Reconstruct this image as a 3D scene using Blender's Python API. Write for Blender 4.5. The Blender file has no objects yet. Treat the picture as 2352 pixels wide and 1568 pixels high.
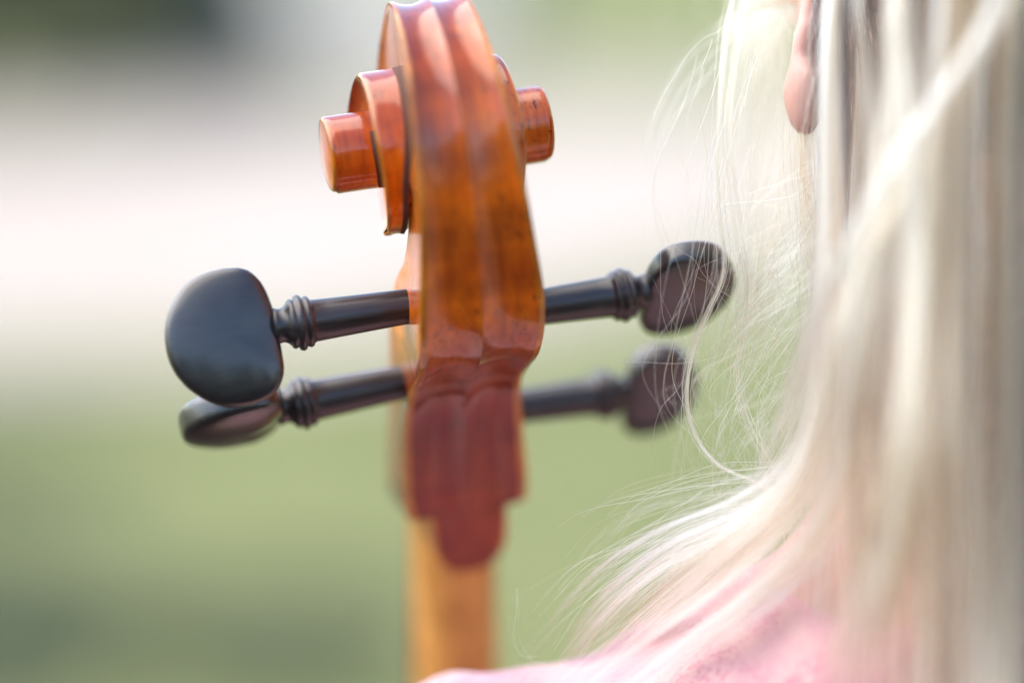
import bpy, bmesh, math, random
import numpy as np
from mathutils import Vector, Matrix
R = math.radians
random.seed(11)
rng = np.random.default_rng(11)
scene = bpy.context.scene
col = scene.collection

# ------------------------------------------------------------------ camera
CAM_H, PITCH, FOC = 1.27, R(12.0), 0.668
cd = bpy.data.cameras.new('camera')
cam = bpy.data.objects.new('camera', cd)
col.objects.link(cam)
cam.location = (0, 0, CAM_H)
cam.rotation_euler = (R(90) - PITCH, 0, 0)
cd.lens = 85
cd.sensor_width = 36
cd.clip_start = 0.05
cd.clip_end = 900
cd.dof.use_dof = True
cd.dof.focus_distance = FOC
cd.dof.aperture_fstop = 1.45
scene.camera = cam

# ------------------------------------------------------------------ sky, sun, exposure
SUN_EL, SUN_AZ = R(55), R(-84)          # azimuth measured from +Y towards +X: behind the camera, to the left
w = bpy.data.worlds.new('World')
scene.world = w
w.use_nodes = True
wn = w.node_tree.nodes
sky = wn.new('ShaderNodeTexSky')
sky.sky_type = 'NISHITA'
sky.sun_disc = False
sky.sun_elevation = SUN_EL
sky.sun_rotation = SUN_AZ
sky.air_density = 1.0
sky.dust_density = 1.0
sky.ozone_density = 1.0
bg = wn['Background']
w.node_tree.links.new(sky.outputs['Color'], bg.inputs['Color'])
bg.inputs['Strength'].default_value = 0.15
sd = bpy.data.lights.new('sun', 'SUN')
sd.energy = 1.9
sd.angle = R(85)
sd.color = (1.0, 0.88, 0.72)
sun = bpy.data.objects.new('sun', sd)
col.objects.link(sun)
sdir = Vector((math.sin(SUN_AZ) * math.cos(SUN_EL), math.cos(SUN_AZ) * math.cos(SUN_EL), math.sin(SUN_EL)))
sun.rotation_euler = sdir.to_track_quat('Z', 'Y').to_euler()
vs = scene.view_settings
vs.view_transform = 'Standard'
vs.look = 'None'
vs.gamma = 1.0
vs.use_curve_mapping = False
vs.exposure = 1.68
scene.cycles.max_bounces = 12
scene.cycles.transparent_max_bounces = 16

# ------------------------------------------------------------------ placing helpers
# the stand: right / up / ahead axes of the photographer, millimetres
RT = np.array((1.0, 0, 0))
UP = np.array((0, math.sin(PITCH), math.cos(PITCH)))
FW = np.array((0, math.cos(PITCH), -math.sin(PITCH)))
O = np.array((0, 0, CAM_H))
KPX = 2352 * 85 / 36.0
def W(x, y, d):
    return O + (RT * x + UP * y + FW * d) * 0.001
def A(u, v, d):                       # a point seen at (u, v) of a 2352 x 1568 print, d mm ahead
    return W((u - 1176) * d / KPX, (784 - v) * d / KPX, d)
def ground_at(u, v, z=0.0):
    r = RT * (u - 1176) / KPX + UP * (784 - v) / KPX + FW
    return O + r * ((z - O[2]) / r[2])
def crom(P, n):
    P = np.asarray(P, float)
    P = np.vstack([2 * P[0] - P[1], P, 2 * P[-1] - P[-2]])
    m = len(P) - 3
    t = np.linspace(0, m - 1e-6, n)
    i = t.astype(int)
    f = (t - i)[:, None]
    a, b, c, d = P[i], P[i + 1], P[i + 2], P[i + 3]
    return 0.5 * (2 * b + (c - a) * f + (2 * a - 5 * b + 4 * c - d) * f ** 2 + (3 * b - a - 3 * c + d) * f ** 3)

def tag(o, label=None, cat=None, group=None, kind=None):
    if label: o['label'] = label
    if cat: o['category'] = cat
    if group: o['group'] = group
    if kind: o['kind'] = kind
    return o
def empty(name, loc, rot=None):
    o = bpy.data.objects.new(name, None)
    col.objects.link(o)
    o.empty_display_size = 0.02
    m = Matrix.Translation(Vector(loc))
    if rot is not None: m = m @ rot.to_4x4()
    o.matrix_world = m
    return o
def link_mesh(name, me, mats, parent=None, smooth=True):
    o = bpy.data.objects.new(name, me)
    for m in (mats if isinstance(mats, (list, tuple)) else [mats]): me.materials.append(m)
    if smooth:
        for p in me.polygons: p.use_smooth = True
    col.objects.link(o)
    if parent is not None: o.parent = parent
    return o
class MB:
    def __init__(s): s.v, s.f, s.m = [], [], []
    def grid(s, P, mat=0, closed_u=False, closed_v=False, flip=False):
        P = np.asarray(P, float)
        nu, nv = P.shape[:2]
        b = len(s.v)
        s.v += [tuple(x) for x in P.reshape(-1, 3)]
        for i in range(nu if closed_u else nu - 1):
            for j in range(nv if closed_v else nv - 1):
                a, c = i, (i + 1) % nu
                e, g = j, (j + 1) % nv
                q = (b + a * nv + e, b + a * nv + g, b + c * nv + g, b + c * nv + e)
                s.f.append(q[::-1] if flip else q)
                s.m.append(mat(i, j) if callable(mat) else mat)
    def fan(s, ring, mat=0):
        b = len(s.v)
        s.v += [tuple(x) for x in ring]
        s.f.append(tuple(range(b, b + len(ring))))
        s.m.append(mat)
    def mesh(s, name, merge=1e-4, scale=1.0, sharp=None):
        me = bpy.data.meshes.new(name)
        me.from_pydata([(x * scale, y * scale, z * scale) for x, y, z in s.v], [], s.f)
        me.polygons.foreach_set('material_index', s.m)
        bm = bmesh.new()
        bm.from_mesh(me)
        bmesh.ops.remove_doubles(bm, verts=bm.verts, dist=merge * scale)
        bmesh.ops.recalc_face_normals(bm, faces=bm.faces)
        if sharp is not None:
            for e in bm.edges:
                if len(e.link_faces) == 2 and e.calc_face_angle(0) > sharp: e.smooth = False
        bm.to_mesh(me)
        bm.free()
        return me

# ------------------------------------------------------------------ materials
def mat(name):
    m = bpy.data.materials.new(name)
    m.use_nodes = True
    nt = m.node_tree
    return m, nt, nt.nodes['Principled BSDF']
def nd(nt, t, **k):
    n = nt.nodes.new(t)
    for a, b in k.items():
        if a in n.inputs: n.inputs[a].default_value = b
        else: setattr(n, a, b)
    return n
def ramp(nt, fac, stops):
    r = nd(nt, 'ShaderNodeValToRGB')
    e = r.color_ramp.elements
    while len(e) < len(stops): e.new(0.5)
    for x, (p, c) in zip(e, stops):
        x.position = p
        x.color = (*c, 1)
    nt.links.new(fac, r.inputs['Fac'])
    return r
def noise(nt, scale, detail=4, rough=0.55, stretch=None, dist=0.0, coord='Object'):
    tc = nd(nt, 'ShaderNodeTexCoord')
    mp = nd(nt, 'ShaderNodeMapping')
    nt.links.new(tc.outputs[coord], mp.inputs['Vector'])
    if stretch: mp.inputs['Scale'].default_value = stretch
    n = nd(nt, 'ShaderNodeTexNoise')
    n.inputs['Scale'].default_value = scale
    n.inputs['Detail'].default_value = detail
    n.inputs['Roughness'].default_value = rough
    n.inputs['Distortion'].default_value = dist
    nt.links.new(mp.outputs['Vector'], n.inputs['Vector'])
    return n
def mixc(nt, fac, a, b, mode='MIX'):
    x = nd(nt, 'ShaderNodeMix', data_type='RGBA', blend_type=mode)
    for s, k in ((fac, 0), (a, 6), (b, 7)):
        if isinstance(s, (int, float)): x.inputs[k].default_value = s
        elif isinstance(s, tuple): x.inputs[k].default_value = (*s, 1)
        else: nt.links.new(s, x.inputs[k])
    return x.outputs[2]

def varnish(name, dark, mid, light, rough=0.32, coat=1.0, wear=False, fl=0.8):
    m, nt, p = mat(name)
    grain = noise(nt, 420, 5, 0.6, (1, 0.25, 0.10), 0.2)
    flame = noise(nt, 55, 3, 0.5, (0.35, 1.0, 1.6), 0.6)
    blotch = noise(nt, 28, 4, 0.6)
    c1 = ramp(nt, blotch.outputs['Fac'], [(0.3, dark), (0.52, mid), (0.72, light)])
    c2 = ramp(nt, flame.outputs['Fac'], [(0.35, (0.72, 0.66, 0.6)), (0.65, (1.25, 1.2, 1.1))])
    a = mixc(nt, fl, c1.outputs['Color'], c2.outputs['Color'], 'MULTIPLY')
    if wear:      # thick red varnish on heel and scroll, rubbed to amber where the hand holds the head
        tc = nd(nt, 'ShaderNodeTexCoord')
        sx = nd(nt, 'ShaderNodeSeparateXYZ')
        nt.links.new(tc.outputs['Object'], sx.inputs[0])
        wn_ = noise(nt, 45, 4, 0.6)
        ma = nd(nt, 'ShaderNodeMath', operation='MULTIPLY_ADD')
        nt.links.new(wn_.outputs['Fac'], ma.inputs[0]); ma.inputs[1].default_value = 0.022
        nt.links.new(sx.outputs['Z'], ma.inputs[2])
        mr = nd(nt, 'ShaderNodeMapRange')
        mr.inputs['From Min'].default_value = -0.12; mr.inputs['From Max'].default_value = 0.06
        nt.links.new(ma.outputs[0], mr.inputs['Value'])
        wr = ramp(nt, mr.outputs[0], [(0.0, (0.50, 0.24, 0.3)), (0.30, (0.40, 0.16, 0.3)), (0.44, (1.35, 1.35, 0.8)), (0.66, (1.5, 1.6, 0.8)), (0.82, (0.85, 0.75, 1.2)), (1.0, (0.9, 0.8, 1.6))])
        wr.color_ramp.interpolation = 'EASE'
        a = mixc(nt, 1.0, a, wr.outputs['Color'], 'MULTIPLY')
    c3 = ramp(nt, grain.outputs['Fac'], [(0.4, (0.7, 0.62, 0.55)), (0.55, (1, 1, 1))])
    b = mixc(nt, 0.75, a, c3.outputs['Color'], 'MULTIPLY')
    speck = noise(nt, 900, 3, 0.6, (1, 0.8, 0.35))
    region = noise(nt, 60, 2, 0.5)
    s1 = ramp(nt, speck.outputs['Fac'], [(0.58, (0, 0, 0)), (0.66, (1, 1, 1))])
    s2 = ramp(nt, region.outputs['Fac'], [(0.42, (0, 0, 0)), (0.6, (0.85, 0.85, 0.85))])
    mm = nd(nt, 'ShaderNodeMath', operation='MULTIPLY')
    nt.links.new(s1.outputs['Color'], mm.inputs[0])
    nt.links.new(s2.outputs['Color'], mm.inputs[1])
    c = mixc(nt, mm.outputs[0], b, (0.03, 0.012, 0.006))
    nt.links.new(c, p.inputs['Base Color'])
    p.inputs['Roughness'].default_value = rough
    p.inputs['Coat Weight'].default_value = coat
    p.inputs['Coat Roughness'].default_value = 0.11
    p.inputs['Coat IOR'].default_value = 1.5
    p.inputs['Specular IOR Level'].default_value = 0.15
    bp = nd(nt, 'ShaderNodeBump', Strength=0.12, Distance=0.0004)
    nt.links.new(grain.outputs['Fac'], bp.inputs['Height'])
    nt.links.new(bp.outputs['Normal'], p.inputs['Normal'])
    bp2 = nd(nt, 'ShaderNodeBump', Strength=0.16, Distance=0.0006)
    wob = noise(nt, 160, 3, 0.6)
    nt.links.new(wob.outputs['Fac'], bp2.inputs['Height'])
    nt.links.new(bp2.outputs['Normal'], p.inputs['Coat Normal'])
    return m
M_VARN = varnish('amber_varnish', (0.24, 0.030, 0.002), (0.46, 0.085, 0.003), (0.62, 0.17, 0.004), wear=True)
M_EDGE = varnish('worn_varnish_edge', (0.38, 0.10, 0.008), (0.52, 0.17, 0.012), (0.62, 0.25, 0.03), 0.35)
M_RIDGE = varnish('rubbed_varnish_ridge', (0.24, 0.035, 0.005), (0.42, 0.085, 0.007), (0.54, 0.15, 0.012), wear=True)
M_SEAM = mat('dusty_groove')
M_SEAM[2].inputs['Base Color'].default_value = (0.09, 0.035, 0.02, 1)
M_SEAM[2].inputs['Roughness'].default_value = 0.7
M_SEAM = M_SEAM[0]
M_NECK = varnish('bare_maple_neck', (0.54, 0.25, 0.06), (0.58, 0.28, 0.07), (0.62, 0.31, 0.085), 0.5, 0.25, False, 0.25)

def ebony(name, c0, c1, cw=0.9):
    m, nt, p = mat(name)
    g = noise(nt, 700, 4, 0.6, (0.06, 1, 1), 0.1)
    r = ramp(nt, g.outputs['Fac'], [(0.35, c0), (0.62, c1)])
    nt.links.new(r.outputs['Color'], p.inputs['Base Color'])
    rr = ramp(nt, g.outputs['Fac'], [(0.3, (0.36,) * 3), (0.7, (0.50,) * 3)])
    nt.links.new(rr.outputs['Color'], p.inputs['Roughness'])
    p.inputs['Specular IOR Level'].default_value = 0.3
    p.inputs['Coat Weight'].default_value = cw
    p.inputs['Coat Roughness'].default_value = 0.26
    p.inputs['Coat IOR'].default_value = 1.62
    bp = nd(nt, 'ShaderNodeBump', Strength=0.25, Distance=0.0002)
    nt.links.new(g.outputs['Fac'], bp.inputs['Height'])
    nt.links.new(bp.outputs['Normal'], p.inputs['Normal'])
    return m
M_EB = ebony('polished_ebony', (0.005, 0.005, 0.006), (0.012, 0.011, 0.011))
M_EBS = ebony('worn_ebony_shaft', (0.010, 0.008, 0.008), (0.030, 0.022, 0.021), 0.45)
M_STR = mat('string_steel')
M_STR[2].inputs['Metallic'].default_value = 1
M_STR[2].inputs['Base Color'].default_value = (0.5, 0.5, 0.52, 1)
M_STR[2].inputs['Roughness'].default_value = 0.3
M_STR = M_STR[0]

# ------------------------------------------------------------------ ground and background
def ground_mat(name, stops, s1, s2, extra=None):
    m, nt, p = mat(name)
    n1 = noise(nt, s1, 5, 0.6)
    n2 = noise(nt, s2, 6, 0.7)
    c1 = ramp(nt, n1.outputs['Fac'], stops)
    c2 = ramp(nt, n2.outputs['Fac'], [(0.3, (0.75, 0.75, 0.75)), (0.7, (1.2, 1.2, 1.2))])
    nt.links.new(mixc(nt, 0.8, c1.outputs['Color'], c2.outputs['Color'], 'MULTIPLY'), p.inputs['Base Color'])
    p.inputs['Roughness'].default_value = 0.95
    p.inputs['Specular IOR Level'].default_value = 0.15
    bp = nd(nt, 'ShaderNodeBump', Strength=0.6, Distance=0.02)
    nt.links.new(n2.outputs['Fac'], bp.inputs['Height'])
    nt.links.new(bp.outputs['Normal'], p.inputs['Normal'])
    return m
M_GRASS = ground_mat('lawn_grass', [(0.36, (0.135, 0.155, 0.058)), (0.62, (0.21, 0.225, 0.096))], 0.9, 45)
M_GRASS_SHADE = ground_mat('painted_grass_shade', [(0.35, (0.045, 0.055, 0.026)), (0.65, (0.075, 0.088, 0.042))], 2, 60)  # darker grass colour with the shade of the lower left painted in
M_PATH = ground_mat('pale_gravel', [(0.35, (0.42, 0.365, 0.31)), (0.65, (0.52, 0.46, 0.40))], 0.5, 90)
def sheet(name, pts, z, m, seg=1):
    me = bpy.data.meshes.new(name)
    me.from_pydata([(p[0], p[1], z) for p in pts], [], [tuple(range(len(pts)))])
    o = link_mesh(name, me, m, smooth=False)
    tag(o, kind='structure')
    return o
sheet('ground', [(-300, -200), (300, -200), (300, 500), (-300, 500)], 0.0, M_GRASS)
lower = [ground_at(u, v) for u, v in ((-2600, 850), (-800, 850), (0, 830), (700, 815), (1150, 740), (1700, 620), (2600, 560), (4200, 500))]
upper = [ground_at(u, v) for u, v in ((-2600, 300), (-800, 300), (0, 285), (500, 245), (900, 215), (1300, 215), (1800, 235), (2600, 240), (4200, 240))]
sheet('path', [(p[0], p[1]) for p in lower] + [(p[0], p[1]) for p in reversed(upper)], 0.004, M_PATH)
M_BOUNCE_CUT = ground_mat('dark_bounce_ground', [(0.35, (0.030, 0.022, 0.016)), (0.65, (0.055, 0.040, 0.028))], 2.0, 80)
sheet('bounce_cut_sheet', [(-9, -16), (9, -16), (8, -4), (6, 1.2), (2.5, 2.2), (-2.5, 2.2), (-6, 1.2), (-8, -4)], 0.008, M_BOUNCE_CUT)  # unseen dark sheet, added to cut ground bounce on the pegbox heel
def blob(cu, cv, ru, rv, n=28):
    return [tuple(ground_at(cu + ru * math.cos(a) * (1 + 0.15 * math.sin(3 * a)), cv - rv * math.sin(a) * (1 + 0.12 * math.cos(2 * a)))[:2]) for a in [2 * math.pi * k / n for k in range(n)]]
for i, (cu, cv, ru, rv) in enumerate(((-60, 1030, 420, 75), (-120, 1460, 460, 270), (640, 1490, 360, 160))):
    sheet('grass_shade_patch', blob(cu, cv, ru, rv), 0.004 + 0.004 * i, M_GRASS_SHADE)  # flat sheets carrying the painted shade on the lawn

# leafy shrubs beyond the path: stems and a volume of small leaves
def leaf_mat(name, a, b):
    m, nt, p = mat(name)
    n = noise(nt, 3, 3)
    r = ramp(nt, n.outputs['Fac'], [(0.35, a), (0.65, b)])
    nt.links.new(r.outputs['Color'], p.inputs['Base Color'])
    p.inputs['Roughness'].default_value = 0.6
    return m
M_LEAF = leaf_mat('shrub_leaves', (0.060, 0.070, 0.034), (0.095, 0.112, 0.052))
M_BARK = leaf_mat('bark', (0.05, 0.035, 0.025), (0.09, 0.065, 0.045))
def shrub(loc, rx, rz, label, n=2600, leaf=0.05, group='shrubs beyond the gravel path', cat='shrub'):
    root = empty('shrub', loc)
    tag(root, label, cat, group)
    r = np.random.default_rng(int(abs(loc[0]) * 100) + 3)
    d = r.normal(size=(n, 3)); d /= np.linalg.norm(d, axis=1)[:, None]
    lump = 0.8 + 0.2 * np.sin(d[:, 0] * 5 + loc[0]) * np.cos(d[:, 2] * 6 + 1)
    rad = (r.uniform(0.25, 1, n) ** 0.5 * lump)[:, None]
    c = d * rad * np.array((rx, rx * 0.8, rz)) + np.array((0, 0, rz * 1.02))
    a = r.normal(size=(n, 3)); a /= np.linalg.norm(a, axis=1)[:, None]
    b = np.cross(a, r.normal(size=(n, 3))); b /= np.linalg.norm(b, axis=1)[:, None]
    s = leaf * r.uniform(0.7, 1.5, (n, 1))
    V = np.stack([c - a * s, c + b * s * 0.5, c + a * s, c - b * s * 0.5], 1).reshape(-1, 3)
    V[:, 2] = np.maximum(V[:, 2], 0.01)
    me = bpy.data.meshes.new('foliage')
    me.from_pydata(V.tolist(), [], [tuple(range(4 * k, 4 * k + 4)) for k in range(n)])
    link_mesh('foliage', me, M_LEAF, root, smooth=False)
    mb = MB()
    for k in range(5):
        an = k * 1.26
        top = np.array((math.cos(an) * rx * 0.5, math.sin(an) * rx * 0.4, rz * 1.2))
        P = crom([(0, 0, 0), top * 0.4 + np.array((0, 0, 0.1)), top], 6)
        mb.grid([[(p[0] + 0.03 * (1 - i / 7) * math.cos(t), p[1] + 0.03 * (1 - i / 7) * math.sin(t), p[2]) for t in np.linspace(0, 2 * math.pi, 7)] for i, p in enumerate(P)])
    link_mesh('stem', mb.mesh('stem'), M_BARK, root)
for u, v, rx, rz, lab in ((-330, 255, 1.1, 0.85, 'dark green leafy bush at the far left, cut by the left edge'),
                          (20, 262, 1.0, 0.85, 'dark green leafy bush at the upper left beyond the pale path'),
                          (330, 215, 0.8, 0.75, 'olive leafy bush beside the grey stone block')):
    g = ground_at(u, v)
    shrub((g[0], g[1], 0), rx, rz, lab)

def tree(x, y, h, cr, lab):
    root = empty('tree', (x, y, 0))
    tag(root, lab, 'tree', 'trees at the edge of the lawn behind the photographer')
    mb = MB()
    tr = crom([(0, 0, 0), (0.1, 0.05, h * 0.3), (-0.05, 0, h * 0.6), (0, 0, h * 0.9)], 9)
    mb.grid([[(p[0] + 0.16 * (1 - i / 10) * math.cos(t), p[1] + 0.16 * (1 - i / 10) * math.sin(t), p[2]) for t in np.linspace(0, 2 * math.pi, 10)] for i, p in enumerate(tr)])
    link_mesh('trunk', mb.mesh('trunk'), M_BARK, root)
    r = np.random.default_rng(int(abs(x) * 10) + 7)
    n = 5000
    d = r.normal(size=(n, 3)); d /= np.linalg.norm(d, axis=1)[:, None]
    rad = (r.uniform(0.1, 1, n) ** 0.45 * (0.82 + 0.18 * np.sin(d[:, 0] * 5 + x) * np.cos(d[:, 2] * 5)))[:, None]
    c = d * rad * np.array((cr, cr, h * 0.48)) + np.array((0, 0, h * 0.52))
    a = r.normal(size=(n, 3)); a /= np.linalg.norm(a, axis=1)[:, None]
    b = np.cross(a, r.normal(size=(n, 3))); b /= np.linalg.norm(b, axis=1)[:, None]
    q = 0.13 * r.uniform(0.7, 1.5, (n, 1))
    V = np.stack([c - a * q, c + b * q * 0.6, c + a * q, c - b * q * 0.6], 1).reshape(-1, 3)
    V[:, 2] = np.maximum(V[:, 2], 0.02)
    me = bpy.data.meshes.new('crown')
    me.from_pydata(V.tolist(), [], [tuple(range(4 * k, 4 * k + 4)) for k in range(n)])
    link_mesh('crown', me, M_LEAF, root, smooth=False)
for i, (x, y, h, cr) in enumerate(((-13, -6, 3.6, 2.2), (-9.5, -10, 4.0, 2.4), (-5, -12, 4.1, 2.5), (-0.4, -12.6, 3.8, 2.5), (4.2, -12, 4.2, 2.5), (8.8, -10, 3.9, 2.4), (13, -6, 3.7, 2.3))):
    tree(x, y, h, cr, ('first', 'second', 'third', 'fourth', 'fifth', 'sixth', 'seventh')[i] + ' green tree from the left in the row behind the photographer')

def simple(name, c, rough=0.8):
    m, nt, p = mat(name)
    n = noise(nt, 6, 5, 0.6)
    r = ramp(nt, n.outputs['Fac'], [(0.3, tuple(x * 0.8 for x in c)), (0.7, tuple(min(1, x * 1.15) for x in c))])
    nt.links.new(r.outputs['Color'], p.inputs['Base Color'])
    p.inputs['Roughness'].default_value = rough
    return m
def box(mb, x0, x1, y0, y1, z0, z1, bev=0.0, mat=0):
    bm = bmesh.new()
    bmesh.ops.create_cube(bm, size=1)
    for v in bm.verts:
        v.co = Vector((x0 + (v.co.x + .5) * (x1 - x0), y0 + (v.co.y + .5) * (y1 - y0), z0 + (v.co.z + .5) * (z1 - z0)))
    if bev: bmesh.ops.bevel(bm, geom=bm.edges[:], offset=bev, segments=2, affect='EDGES')
    b = len(mb.v)
    bm.verts.index_update()
    mb.v += [tuple(v.co) for v in bm.verts]
    for f in bm.faces:
        mb.f.append(tuple(b + v.index for v in f.verts)); mb.m.append(mat)
    bm.free()
M_STONE = simple('weathered_grey_stone', (0.20, 0.205, 0.20))
M_STONE2 = simple('pale_lilac_stone', (0.42, 0.38, 0.38))
M_NAVY = simple('navy_fabric', (0.035, 0.035, 0.09))
# low stone block standing on the far side of the path
g = ground_at(490, 205)
blk = empty('stone_block', (g[0], g[1], 0))
tag(blk, 'blurred low grey stone block on the grass behind the path, upper left', 'stone block')
mb = MB(); box(mb, -0.40, 0.40, 0, 0.6, 0, 0.52, 0.02); link_mesh('block', mb.mesh('block'), M_STONE, blk)
mb = MB(); box(mb, -0.45, 0.45, -0.05, 0.65, 0.523, 0.60, 0.015); link_mesh('capstone', mb.mesh('capstone'), simple('capstone_stone', (0.2, 0.2, 0.2)), blk)
# pale paved strip far behind
g0, g1 = ground_at(600, 40), ground_at(1080, 40)
far = g0[1]
sheet('far_pavement', [(g0[0] - 1.5, far - 0.5), (g1[0] - 0.2, far - 0.3), (g1[0] + 0.6, far + 12), (g0[0] - 4, far + 12)], 0.006, M_STONE2)
# dark blue bollard behind the scroll
g = ground_at(1130, 110)
bol = empty('bollard', (g[0], g[1], 0))
tag(bol, 'dark blue blurred bollard far behind the top of the scroll', 'bollard')
mb = MB()
prof = [(0, 0.0), (0.16, 0.0), (0.16, 0.06), (0.12, 0.08), (0.12, 0.95), (0.15, 0.97), (0.15, 1.05), (0.10, 1.12), (0, 1.14)]
mb.grid([[(r * math.cos(t), r * math.sin(t), z) for t in np.linspace(0, 2 * math.pi, 25)] for r, z in prof])
link_mesh('post', mb.mesh('post'), M_NAVY, bol)
mb = MB()
mb.grid([[(r * math.cos(t), r * math.sin(t), z) for t in np.linspace(0, 2 * math.pi, 25)] for r, z in ((0.121, 0.70), (0.127, 0.71), (0.127, 0.80), (0.121, 0.81))])
link_mesh('band', mb.mesh('band'), simple('pale_band', (0.4, 0.4, 0.42)), bol)

# ------------------------------------------------------------------ the cello: local X lateral, Y away, Z up, millimetres
YAW, ROLL = R(11.5), R(9.5)
cu = np.array((math.cos(YAW) * math.cos(ROLL), math.cos(YAW) * math.sin(ROLL), math.sin(YAW)))     # in right/up/ahead
cy = np.array((-math.sin(YAW) * math.cos(ROLL), -math.sin(YAW) * math.sin(ROLL), math.cos(YAW)))
cz = np.cross(cu, cy); cz = np.array((-math.sin(ROLL), math.cos(ROLL), 0))
def toworld(c): return RT * c[0] + UP * c[1] + FW * c[2]
M3 = Matrix([toworld(c) for c in (cu, cy, cz)]).transposed()
cello = empty('cello', A(1003, 318, 674), M3)
tag(cello, 'glossy amber cello head with carved scroll and black pegs, seen from behind', 'cello')

# back line of the head: d (away), q (up), half width, front point of the cheek
PB = [  # chin tip upwards
    (60.0, -125.6, 1.5, 68, -119), (59.5, -125.0, 5.5, 68, -119), (58.2, -122.6, 9.0, 67, -117), (55.5, -118.5, 11.2, 66, -113), (52.5, -113, 11.8, 66, -110),
    (49.8, -107.6, 12.0, 77, -99), (49.3, -106.8, 18.2, 77, -99), (45.0, -99, 18.8, 73, -94), (37.5, -86.5, 18.2, 70, -87), (29, -76.5, 17.4, 65, -79.5),
    (19, -70.2, 16.8, 57, -71), (6, -67.0, 16.8, 47, -61.5), (-8, -63.8, 17.2, 35, -53), (-19, -57, 17.6, 24, -45), (-27, -47, 17.3, 12, -37),
    (-33, -34, 16.0, 1, -30.5)]
SR = [(-31, 43.2), (-14, 40.6), (0, 40), (45, 39.2), (80, 39.0), (110, 37.4), (145, 34.6), (180, 31), (225, 27.5), (270, 24.4), (315, 23.2), (360, 22.5), (405, 21.8), (450, 20.6), (495, 18.6), (540, 15.6),
      (585, 12.6), (630, 10.9), (680, 10.55), (720, 10.5), (1090, 10.5)]
SW = [(-31, 15), (-14, 14.2), (0, 13.4), (45, 11.3), (80, 10.4), (110, 10.2), (145, 10.8), (180, 12.5), (225, 15.2), (270, 18.2), (315, 19.6), (360, 20.4), (405, 20.0), (450, 19.8), (495, 21.5),
      (540, 24.5), (585, 28), (630, 30.6), (680, 31.2), (720, 31.3), (1090, 31.5)]
SC = [(-60, 0), (0, 0), (45, 0.8), (80, 2.0), (110, 2.2), (145, 1.0), (200, 0), (1100, 0)]
def sm(tab, x):
    xs = np.array([t[0] for t in tab]); ys = np.array([t[1] for t in tab])
    # smooth hermite interpolation
    m = np.gradient(ys, xs)
    x = min(max(x, xs[0]), xs[-1])
    i = min(np.searchsorted(xs, x, 'right') - 1, len(xs) - 2)
    h = xs[i + 1] - xs[i]; t = (x - xs[i]) / h
    return ((2*t**3 - 3*t**2 + 1) * ys[i] + (t**3 - 2*t**2 + t) * h * m[i] + (-2*t**3 + 3*t**2) * ys[i+1] + (t**3 - t**2) * h * m[i+1])
def pol(th, r): return np.array((-r * math.cos(R(th)), r * math.sin(R(th))))
stations = []   # dict per back station: p (d,q), w, c, front (d,q)/None, th
head = PB[:7]
for s in head: stations.append(dict(p=np.array(s[:2]), w=s[2], c=0, fr=np.array(s[3:]), th=None))
rest = crom([s for s in PB[6:]] + [tuple(pol(-31, 43.2)) + (15.0,) + tuple(pol(329, 23.0))], 64)[1:-1]
for s in rest: stations.append(dict(p=s[:2], w=s[2], c=0, fr=s[3:], th=None))
def chan(th):    # depth of the volute channel under the edge
    return np.interp(th, [-40, 0, 90, 270, 450, 600, 720], [1.5, 3.2, 3.2, 3.8, 4.2, 2.0, 0.6])
def wb(th):      # half width of the floor from which the wall of this turn rises
    return max(sm(SW, th - 360) - chan(th - 360), 5.0)
for th in np.arange(-31, 330, 4):
    stations.append(dict(p=pol(th, sm(SR, th)), w=sm(SW, th) if th <= 269 else wb(th) + 0.3, c=sm(SC, th), fr=pol(th, sm(SR, th + 360) + 0.3), th=th, wf=wb(th + 360)))
Pn = np.array([s['p'] for s in stations])
T = np.gradient(Pn, axis=0); T /= np.linalg.norm(T, axis=1)[:, None] + 1e-9
Nin = np.stack([T[:, 1], -T[:, 0]], 1)     # inward: right-hand side when climbing the back
TT = [-1, -0.985, -0.95, -0.91, -0.885, -0.86, -0.8, -0.7, -0.6, -0.5, -0.4, -0.3, -0.2, -0.13, -0.08, -0.04, 0]
TT = TT + [-t for t in TT[-2::-1]]
def flute(t, w, k):
    a = abs(t)
    if a >= 0.885: return 0.28 * ((a - 0.885) / 0.115) ** 2 * min(w, 12) / 12 + (0.5 if a > 0.99 else 0)
    x = a / 0.885
    return k * 0.135 * min(w, 16) * math.sin(math.pi * x) ** 0.85 * (1 if w > 6 else 0.3) + 0.25 * math.exp(-(x / 0.06) ** 2) * 0
def back_point(s, i, t, k=1.0):
    q = s['p'] + Nin[i] * flute(t, s['w'], k)
    return (s['c'] + s['w'] * t, q[0], q[1])
def kf(s):
    if s['th'] is None: return float(np.interp(s['p'][1], [-118, -108, -85, -68, -60], [0.3, 0.6, 0.75, 0.85, 1.0]))
    return 1.0
body = MB()
body.grid([[back_point(s, i, t, kf(s)) for t in TT] for i, s in enumerate(stations)],
          mat=lambda i, j: 1 if abs((TT[j] + TT[j + 1]) / 2) > 0.885 else (3 if abs((TT[j] + TT[j + 1]) / 2) < 0.05 else 0))
NV = 12
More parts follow.
